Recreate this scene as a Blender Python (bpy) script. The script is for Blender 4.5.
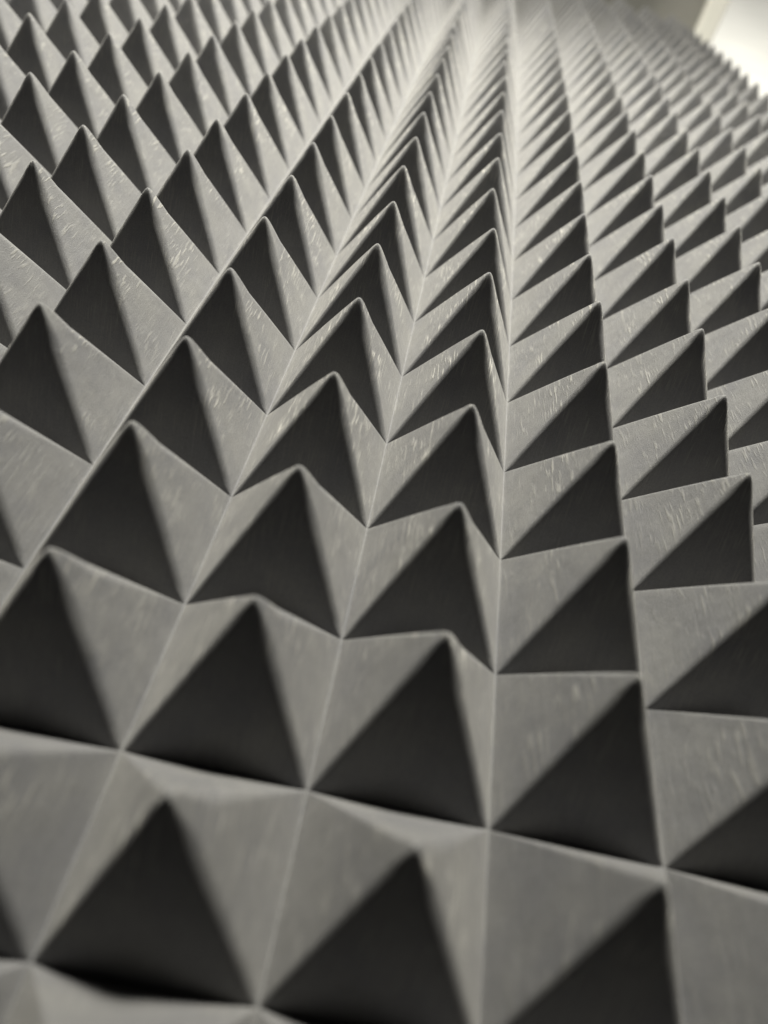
import bpy, bmesh, math, random
from mathutils import Vector, Matrix

for o in list(bpy.data.objects):
    bpy.data.objects.remove(o)
scn = bpy.context.scene
COL = scn.collection
U = 0.05                      # one pyramid pitch of the foam, in metres

# ------------------------------------------------------------------ camera
F_PX, PITCH, YAW, ROLL = 706.26, 0.787603, -0.072787, 0.286485
CAM = Vector((0.765795, -1.558933, 3.708056))
cam_data = bpy.data.cameras.new("camera")
cam = bpy.data.objects.new("camera", cam_data)
COL.objects.link(cam)
fw = Vector((-math.sin(YAW) * math.cos(PITCH), math.cos(YAW) * math.cos(PITCH), -math.sin(PITCH)))
rt = Vector((math.cos(YAW), math.sin(YAW), 0))
up = rt.cross(fw)
r2 = math.cos(ROLL) * rt + math.sin(ROLL) * up
u2 = -math.sin(ROLL) * rt + math.cos(ROLL) * up
M = Matrix((r2, u2, -fw)).transposed().to_4x4()
M.translation = CAM * U
cam.matrix_world = M
cam_data.sensor_fit = 'HORIZONTAL'
cam_data.sensor_width = 36.0
cam_data.lens = 36.0 * F_PX / 768.0
cam_data.clip_start = 0.005
cam_data.clip_end = 50.0
cam_data.dof.use_dof = True
cam_data.dof.focus_distance = 6.0 * U
cam_data.dof.aperture_fstop = cam_data.lens / 4.6
scn.camera = cam

# ------------------------------------------------------------------ world, lamp, exposure
w = bpy.data.worlds.new("World")
scn.world = w
w.use_nodes = True
bg = w.node_tree.nodes["Background"]
bg.inputs[0].default_value = (1.0, 0.93, 0.84, 1)
bg.inputs[1].default_value = 0.005

LAMP = Vector((2.5, 27.5, 35.5))          # a round shaded lamp over the far end of the panel
ld = bpy.data.lights.new("lamp", 'AREA')
ld.shape = 'DISK'
ld.size = 9.0 * U
ld.energy = 76.0
ld.color = (1.0, 0.972, 0.86)
lamp = bpy.data.objects.new("lamp", ld)
COL.objects.link(lamp)
lamp.location = LAMP * U
lamp.rotation_euler = (Vector((4.0, 25.0, 0.0)) - LAMP).to_track_quat('-Z', 'Y').to_euler()

# added spot at the lamp's place, only to brighten the middle rows
sd = bpy.data.lights.new("added_beam", 'SPOT')
sd.spot_size = math.radians(36.5)
sd.spot_blend = 1.0
sd.shadow_soft_size = 4.0 * U
sd.energy = 930.0
sd.color = (1.0, 0.972, 0.87)
beam = bpy.data.objects.new("added_beam", sd)
COL.objects.link(beam)
BEAM = LAMP + Vector((0.0, 0.5, 1.0))
beam.location = BEAM * U
beam.rotation_euler = (Vector((0.6, 11.8, 0.0)) - BEAM).to_track_quat('-Z', 'Y').to_euler()

scn.view_settings.view_transform = 'Standard'
scn.view_settings.look = 'None'
scn.view_settings.exposure = 0.0
scn.view_settings.gamma = 1.0
scn.render.resolution_x, scn.render.resolution_y = 768, 1024

# ------------------------------------------------------------------ materials
def new_mat(name):
    m = bpy.data.materials.new(name)
    m.use_nodes = True
    return m, m.node_tree.nodes, m.node_tree.links, m.node_tree.nodes["Principled BSDF"]

def foam_material():
    m, N, L, P = new_mat("charcoal_foam")
    tc = N.new('ShaderNodeTexCoord')
    def noise(vec, scale, detail=3, rough=0.55):
        n = N.new('ShaderNodeTexNoise')
        n.inputs['Scale'].default_value = scale
        n.inputs['Detail'].default_value = detail
        n.inputs['Roughness'].default_value = rough
        L.new(vec, n.inputs['Vector'])
        return n.outputs['Fac']
    def mapping(rot, scale, loc=(0, 0, 0)):
        mp = N.new('ShaderNodeMapping')
        mp.inputs['Rotation'].default_value = rot
        mp.inputs['Scale'].default_value = scale
        mp.inputs['Location'].default_value = loc
        L.new(tc.outputs['Object'], mp.inputs['Vector'])
        return mp.outputs[0]
    def ramp(fac, a, b, ca, cb):
        r = N.new('ShaderNodeValToRGB')
        r.color_ramp.elements[0].position = a
        r.color_ramp.elements[1].position = b
        r.color_ramp.elements[0].color = (*ca, 1)
        r.color_ramp.elements[1].color = (*cb, 1)
        L.new(fac, r.inputs[0])
        return r.outputs[0]
    def mix(fac, a, b, mode='MIX'):
        x = N.new('ShaderNodeMix')
        x.data_type = 'RGBA'
        x.blend_type = mode
        if isinstance(fac, float):
            x.inputs[0].default_value = fac
        else:
            L.new(fac, x.inputs[0])
        L.new(a, x.inputs[6])
        L.new(b, x.inputs[7])
        return x.outputs[2]
    def math_(op, a, b):
        x = N.new('ShaderNodeMath')
        x.operation = op
        for k, v in enumerate((a, b)):
            if isinstance(v, (int, float)):
                x.inputs[k].default_value = v
            else:
                L.new(v, x.inputs[k])
        return x.outputs[0]
    # cut direction of the foam: short fibres and painted glints lying askew along the rows
    cut = mapping((0, 0, math.radians(17)), (1, 0.06, 0.04))
    cut2 = mapping((math.radians(4), 0, math.radians(20)), (1, 0.05, 0.04), (3.1, 1.7, 0.4))
    plain = mapping((0, 0, 0), (1, 1, 1))
    broad = noise(plain, 55, 3)                      # cloudy tone differences
    base = ramp(broad, 0.32, 0.70, (0.116, 0.116, 0.122), (0.144, 0.143, 0.142))
    grain = noise(cut, 1100, 2, 0.6)                 # fine brushed grain
    graincol = ramp(grain, 0.30, 0.72, (0.965, 0.965, 0.965), (1.035, 1.035, 1.035))
    base = mix(1.0, base, graincol, 'MULTIPLY')
    cells_ = noise(plain, 2600, 3, 0.65)             # open foam cells
    cellcol = ramp(cells_, 0.33, 0.68, (0.80, 0.80, 0.80), (1.20, 1.20, 1.20))
    base = mix(1.0, base, cellcol, 'MULTIPLY')
    fib = noise(cut2, 2300, 1, 0.4)
    fmask = ramp(fib, 0.56, 0.66, (0, 0, 0), (1, 1, 1))
    where = ramp(noise(plain, 75, 2), 0.42, 0.66, (0.10, 0.10, 0.10), (0.95, 0.95, 0.95))
    sep = N.new('ShaderNodeSeparateXYZ')
    L.new(tc.outputs['Object'], sep.inputs[0])
    high = N.new('ShaderNodeMapRange')               # fibres and their painted glints grow towards tips and ridges, where light catches
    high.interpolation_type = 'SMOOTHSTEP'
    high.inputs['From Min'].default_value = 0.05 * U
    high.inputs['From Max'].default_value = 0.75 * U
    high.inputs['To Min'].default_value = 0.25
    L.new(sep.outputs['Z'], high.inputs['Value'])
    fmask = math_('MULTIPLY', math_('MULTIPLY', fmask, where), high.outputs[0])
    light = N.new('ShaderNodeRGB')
    light.outputs[0].default_value = (0.20, 0.197, 0.185, 1)  # paler fibre colour, glints painted into the base colour
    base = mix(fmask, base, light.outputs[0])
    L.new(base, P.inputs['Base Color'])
    P.inputs['Roughness'].default_value = 0.75
    P.inputs['Specular IOR Level'].default_value = 0.25
    # foam fuzz: a soft sheen, stronger on the loose fibres
    fz = N.new('ShaderNodeMapRange')
    fz.inputs['To Min'].default_value = 0.10
    fz.inputs['To Max'].default_value = 0.6
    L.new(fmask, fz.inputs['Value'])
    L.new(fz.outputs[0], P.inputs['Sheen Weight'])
    P.inputs['Sheen Roughness'].default_value = 0.45
    P.inputs['Sheen Tint'].default_value = (1.0, 0.97, 0.90, 1)
    # relief: long cut marks, loose fibre ends, open cells
    hgt = math_('ADD', math_('MULTIPLY', grain, 0.35),
                math_('ADD', math_('MULTIPLY', fmask, 1.0), math_('MULTIPLY', cells_, 0.8)))
    b = N.new('ShaderNodeBump')
    b.inputs['Strength'].default_value = 0.5
    b.inputs['Distance'].default_value = 0.0006
    L.new(hgt, b.inputs['Height'])
    b2 = N.new('ShaderNodeBump')                     # soft unevenness of the cut
    b2.inputs['Strength'].default_value = 0.5
    b2.inputs['Distance'].default_value = 0.0012
    L.new(noise(plain, 60, 2), b2.inputs['Height'])
    L.new(b2.outputs[0], b.inputs['Normal'])
    L.new(b.outputs[0], P.inputs['Normal'])
    return m

def plain_material(name, c1, c2, scale, rough=0.6):
    m, N, L, P = new_mat(name)
    tc = N.new('ShaderNodeTexCoord')
    n = N.new('ShaderNodeTexNoise')
    n.inputs['Scale'].default_value = scale
    n.inputs['Detail'].default_value = 4
    L.new(tc.outputs['Object'], n.inputs['Vector'])
    r = N.new('ShaderNodeValToRGB')
    r.color_ramp.elements[0].position = 0.35
    r.color_ramp.elements[1].position = 0.7
    r.color_ramp.elements[0].color = (*c1, 1)
    r.color_ramp.elements[1].color = (*c2, 1)
    L.new(n.outputs['Fac'], r.inputs[0])
    L.new(r.outputs[0], P.inputs['Base Color'])
    P.inputs['Roughness'].default_value = rough
    return m

FOAM = foam_material()
TABLE = plain_material("white_laminate", (0.60, 0.60, 0.60), (0.66, 0.66, 0.655), 9, 0.55)
WALL = plain_material("grey_beige_paint", (0.15, 0.148, 0.135), (0.30, 0.29, 0.265), 4, 0.8)  # dark to pale clouds in the colour stand in for a soft shadow patch
WHITE = plain_material("white_paint", (0.78, 0.78, 0.79), (0.81, 0.81, 0.82), 6, 0.5)
CREAM = plain_material("cream_paint", (0.84, 0.825, 0.76), (0.88, 0.865, 0.80), 8, 0.5)

# ------------------------------------------------------------------ helpers
def link_mesh(name, verts, faces, mat, parent=None, smooth=True):
    me = bpy.data.meshes.new(name)
    me.from_pydata([tuple(Vector(v) * U) for v in verts], [], faces)
    me.update()
    if smooth:
        me.polygons.foreach_set("use_smooth", [True] * len(me.polygons))
    me.materials.append(mat)
    o = bpy.data.objects.new(name, me)
    COL.objects.link(o)
    if parent:
        o.parent = parent
    return o

def box_object(name, lo, hi, mat, parent=None, bevel=0.03):
    bm = bmesh.new()
    bmesh.ops.create_cube(bm, size=1)
    for v in bm.verts:
        v.co = Vector([(lo[k] + hi[k]) / 2 + v.co[k] * (hi[k] - lo[k]) for k in range(3)]) * U
    bmesh.ops.bevel(bm, geom=list(bm.edges), offset=bevel * U, segments=3, affect='EDGES', profile=0.6)
    me = bpy.data.meshes.new(name)
    bm.to_mesh(me)
    bm.free()
    me.materials.append(mat)
    o = bpy.data.objects.new(name, me)
    COL.objects.link(o)
    if parent:
        o.parent = parent
    return o

# ------------------------------------------------------------------ the setting
TABLE_Z = -1.5
tab = link_mesh("tabletop", [(-40, -20, TABLE_Z), (60, -20, TABLE_Z), (60, 61.9, TABLE_Z), (-40, 61.9, TABLE_Z)],
                [(0, 1, 2, 3)], TABLE, smooth=False)
tab["kind"] = "structure"
wall = box_object("wall", (-60, 62.0, TABLE_Z - 0.5), (90, 64, 60), WHITE)
wall["kind"] = "structure"

# ------------------------------------------------------------------ the foam
H, ASP, SHEAR = 0.931298, 0.971446, 0.0155336
I0, I1, J0, J1 = -13, 8, -3, 31       # whole cells of the sheet

def sheet(x, y, z):
    """a point of the flat sheet, laid on the gently sagging sheet"""
    a, b = (x - 1.5) / 5.0, (y - 6.0) / 10.0
    return (x + SHEAR * (y - 6), y * ASP, z - 0.0611989 * a * a - 0.0328663 * a * b - 0.1298527 * b * b)

# tips that lean a little, as soft foam does: cell -> lean of the tip
LEAN = {(0, -1): (-0.05, -0.02), (1, -1): (-0.06, -0.02), (2, -1): (-0.03, 0.05), (1, 0): (-0.025, 0.035), (2, 0): (-0.03, 0.05),
        (1, 1): (-0.03, -0.015), (2, 1): (-0.01, 0.035), (0, 2): (0.025, -0.025), (2, 2): (-0.01, -0.03),
        (0, 3): (0.015, 0.03), (0, 4): (0.01, 0.025), (-2, 2): (0.03, -0.03), (-2, 3): (0.03, -0.05),
        (3, 3): (0, -0.035), (1, 4): (0.02, 0.02), (2, 4): (0.03, 0.015)}
rng = random.Random(4)
TIP_R, VAL_R = 0.05, 0.014
# edge rounding, one radius per sloping edge (back right, back left, front left, front right): the cut leaves them unequal
EDGE_R = (0.11, 0.04, 0.05, 0.085)

VSC = 0.995 / (1 - VAL_R / 2)

def pyramid_geometry(i, j, rings, per, lean):
    """rounded-edge pyramid over cell (i, j): rings of rounded squares from the valley up to the blunt tip"""
    ts = []
    for k in range(rings + 1):
        s = k / rings
        ts.append(1 - s if s < 1 else 0.0)
    # crowd the rings at the valley and at the tip
    ts = [0.5 - 0.5 * math.cos(math.pi * t) if True else t for t in ts]
    verts, faces = [], []
    e = TIP_R
    norm = (math.sqrt(1 + e * e) - e)
    cx, cy = i + 0.5, j + 0.5
    n = per * 4
    for t in ts[:-1]:
        half = 0.5 * t
        close = 1 - t                                 # back edges sharpen towards the grooves,
        foot = (1 - 0.45 * t) * min(1.0, (1 - t) / 0.07)   # front ones stay blunt down to their feet
        rr = [min(e_ * (close if k < 2 else foot), half * 0.55) for k, e_ in enumerate(EDGE_R)]
        z = H * (1 - ((math.sqrt(t * t + e * e) - e) / norm) ** 1.01)
        qq = z / H
        z = H * VSC * (qq * qq / (2 * VAL_R) if qq < VAL_R else qq - VAL_R / 2)      # the groove is rounded out
        for q in range(n):
            # angle-even walk round a square with rounded corners, corners get extra points
            side, p = divmod(q, per)
            f = p / per
            # f in 0..1 along one side starting at the corner middle
            arc = 0.26
            r, rn = rr[side], rr[(side + 1) % 4]
            if f < arc:
                an = math.pi / 4 + (f / arc) * math.pi / 4
                lx, ly = half - r + r * math.cos(an), half - r + r * math.sin(an)
            elif f > 1 - arc:
                an = math.pi / 2 + ((f - (1 - arc)) / arc) * math.pi / 4
                lx, ly = -(half - rn) + rn * math.cos(an), half - rn + rn * math.sin(an)
            else:
                g = (f - arc) / (1 - 2 * arc)
                lx, ly = (half - r) * (1 - g) - (half - rn) * g, half
            for _ in range(side):
                lx, ly = -ly, lx
            zz = z / H
            verts.append(sheet(cx + lx + lean[0] * zz, cy + ly + lean[1] * zz, z))
    z = H * VSC * (1 - VAL_R / 2)
    verts.append(sheet(cx + lean[0], cy + lean[1], z))
    for k in range(rings - 1):
        for q in range(n):
            a, b = k * n + q, k * n + (q + 1) % n
            faces.append((a, b, b + n, a + n))
    last = (rings - 1) * n
    for q in range(n):
        faces.append((last + q, last + (q + 1) % n, len(verts) - 1))
    return verts, faces

def on_screen(x, y, z):
    d = Vector(sheet(x, y, z)) - CAM
    dep = d.dot(fw)
    if dep < 0.3:
        return None
    return 384 + F_PX * d.dot(r2) / dep, 512 - F_PX * d.dot(u2) / dep, dep

foam = bpy.data.objects.new("acoustic_foam_panel", None)
COL.objects.link(foam)
foam.location = Vector((0, 0, TABLE_Z)) * U
foam["label"] = "charcoal grey acoustic foam panel covered in rows of pointed pyramids, lying on the white surface"
foam["category"] = "acoustic foam"

# size in the picture of every pyramid, to give the largest ones in view their own meshes
cells = []
for j in range(J0, J1):
    for i in range(I0, I1):
        size = 0.0
        s = on_screen(i + 0.5, j + 0.5, H * 0.5)
        if s:
            x0, x1 = max(0, s[0] - F_PX / s[2] * 0.5), min(768, s[0] + F_PX / s[2] * 0.5)
            y0, y1 = max(0, s[1] - F_PX / s[2] * 0.5), min(1024, s[1] + F_PX / s[2] * 0.5)
            if x1 > x0 and y1 > y0:
                size = (x1 - x0) * (y1 - y0)
        cells.append((size, i, j))
cells.sort(key=lambda c: -c[0])
field_v, field_f = [], []
for rank, (size, i, j) in enumerate(cells):
    lean = LEAN.get((i, j), (rng.gauss(0.010 if i == -1 else 0, 0.004 if i == -1 else 0.012), rng.gauss(0, 0.012)))
    if rank < 99 and size > 0:
        v, f = pyramid_geometry(i, j, 22, 18, lean)
        link_mesh("pyramid", v, f, FOAM, foam)
    else:
        v, f = pyramid_geometry(i, j, 12, 10, lean)
        o = len(field_v)
        field_v += v
        field_f += [tuple(o + k for k in q) for q in f]
field = link_mesh("pyramid_field", field_v, field_f, FOAM, foam)
field["kind"] = "stuff"

# the solid layer the pyramids stand on
bv, bf = [], []
NX, NY = I1 - I0, J1 - J0
for jj in range(NY + 1):
    for ii in range(NX + 1):
        bv.append(sheet(I0 + ii, J0 + jj, -0.012))
for jj in range(NY):
    for ii in range(NX):
        a = jj * (NX + 1) + ii
        bf.append((a, a + 1, a + NX + 2, a + NX + 1))
rim = [ii for ii in range(NX + 1)] + [jj * (NX + 1) + NX for jj in range(1, NY + 1)] \
    + [NY * (NX + 1) + ii for ii in range(NX - 1, -1, -1)] + [jj * (NX + 1) for jj in range(NY - 1, 0, -1)]
o = len(bv)
for k in rim:
    bv.append((bv[k][0], bv[k][1], TABLE_Z + 0.02))
for k in range(len(rim)):
    k2 = (k + 1) % len(rim)
    bf.append((rim[k], o + k, o + k2, rim[k2]))
bf.append(tuple(o + k for k in range(len(rim)))[::-1])
link_mesh("base_layer", bv, bf, FOAM, foam, smooth=False)
# the panel's origin sits on the table: keep the children where they were modelled
for ch in foam.children:
    ch.matrix_parent_inverse = Matrix.Translation(-foam.location)

# ------------------------------------------------------------------ grey screen behind the far end
PX, PY = 9.75, 33.2
screen = bpy.data.objects.new("partition_screen", None)
COL.objects.link(screen)
screen.location = Vector((PX - 8, PY, TABLE_Z)) * U
screen["label"] = "blurred grey screen with a cream edge, standing on the white surface behind the foam"
screen["category"] = "screen"
pl = [box_object("panel", (PX - 22, PY, TABLE_Z + 0.02), (PX, PY + 0.5, TABLE_Z + 4.2), WALL, screen, 0.05),
      box_object("edge_strip", (PX + 0.004, PY - 0.35, TABLE_Z + 0.02), (PX + 0.75, PY + 0.6, TABLE_Z + 4.25), CREAM, screen, 0.12)]
for ch in pl:
    ch.matrix_parent_inverse = Matrix.Translation(-screen.location)
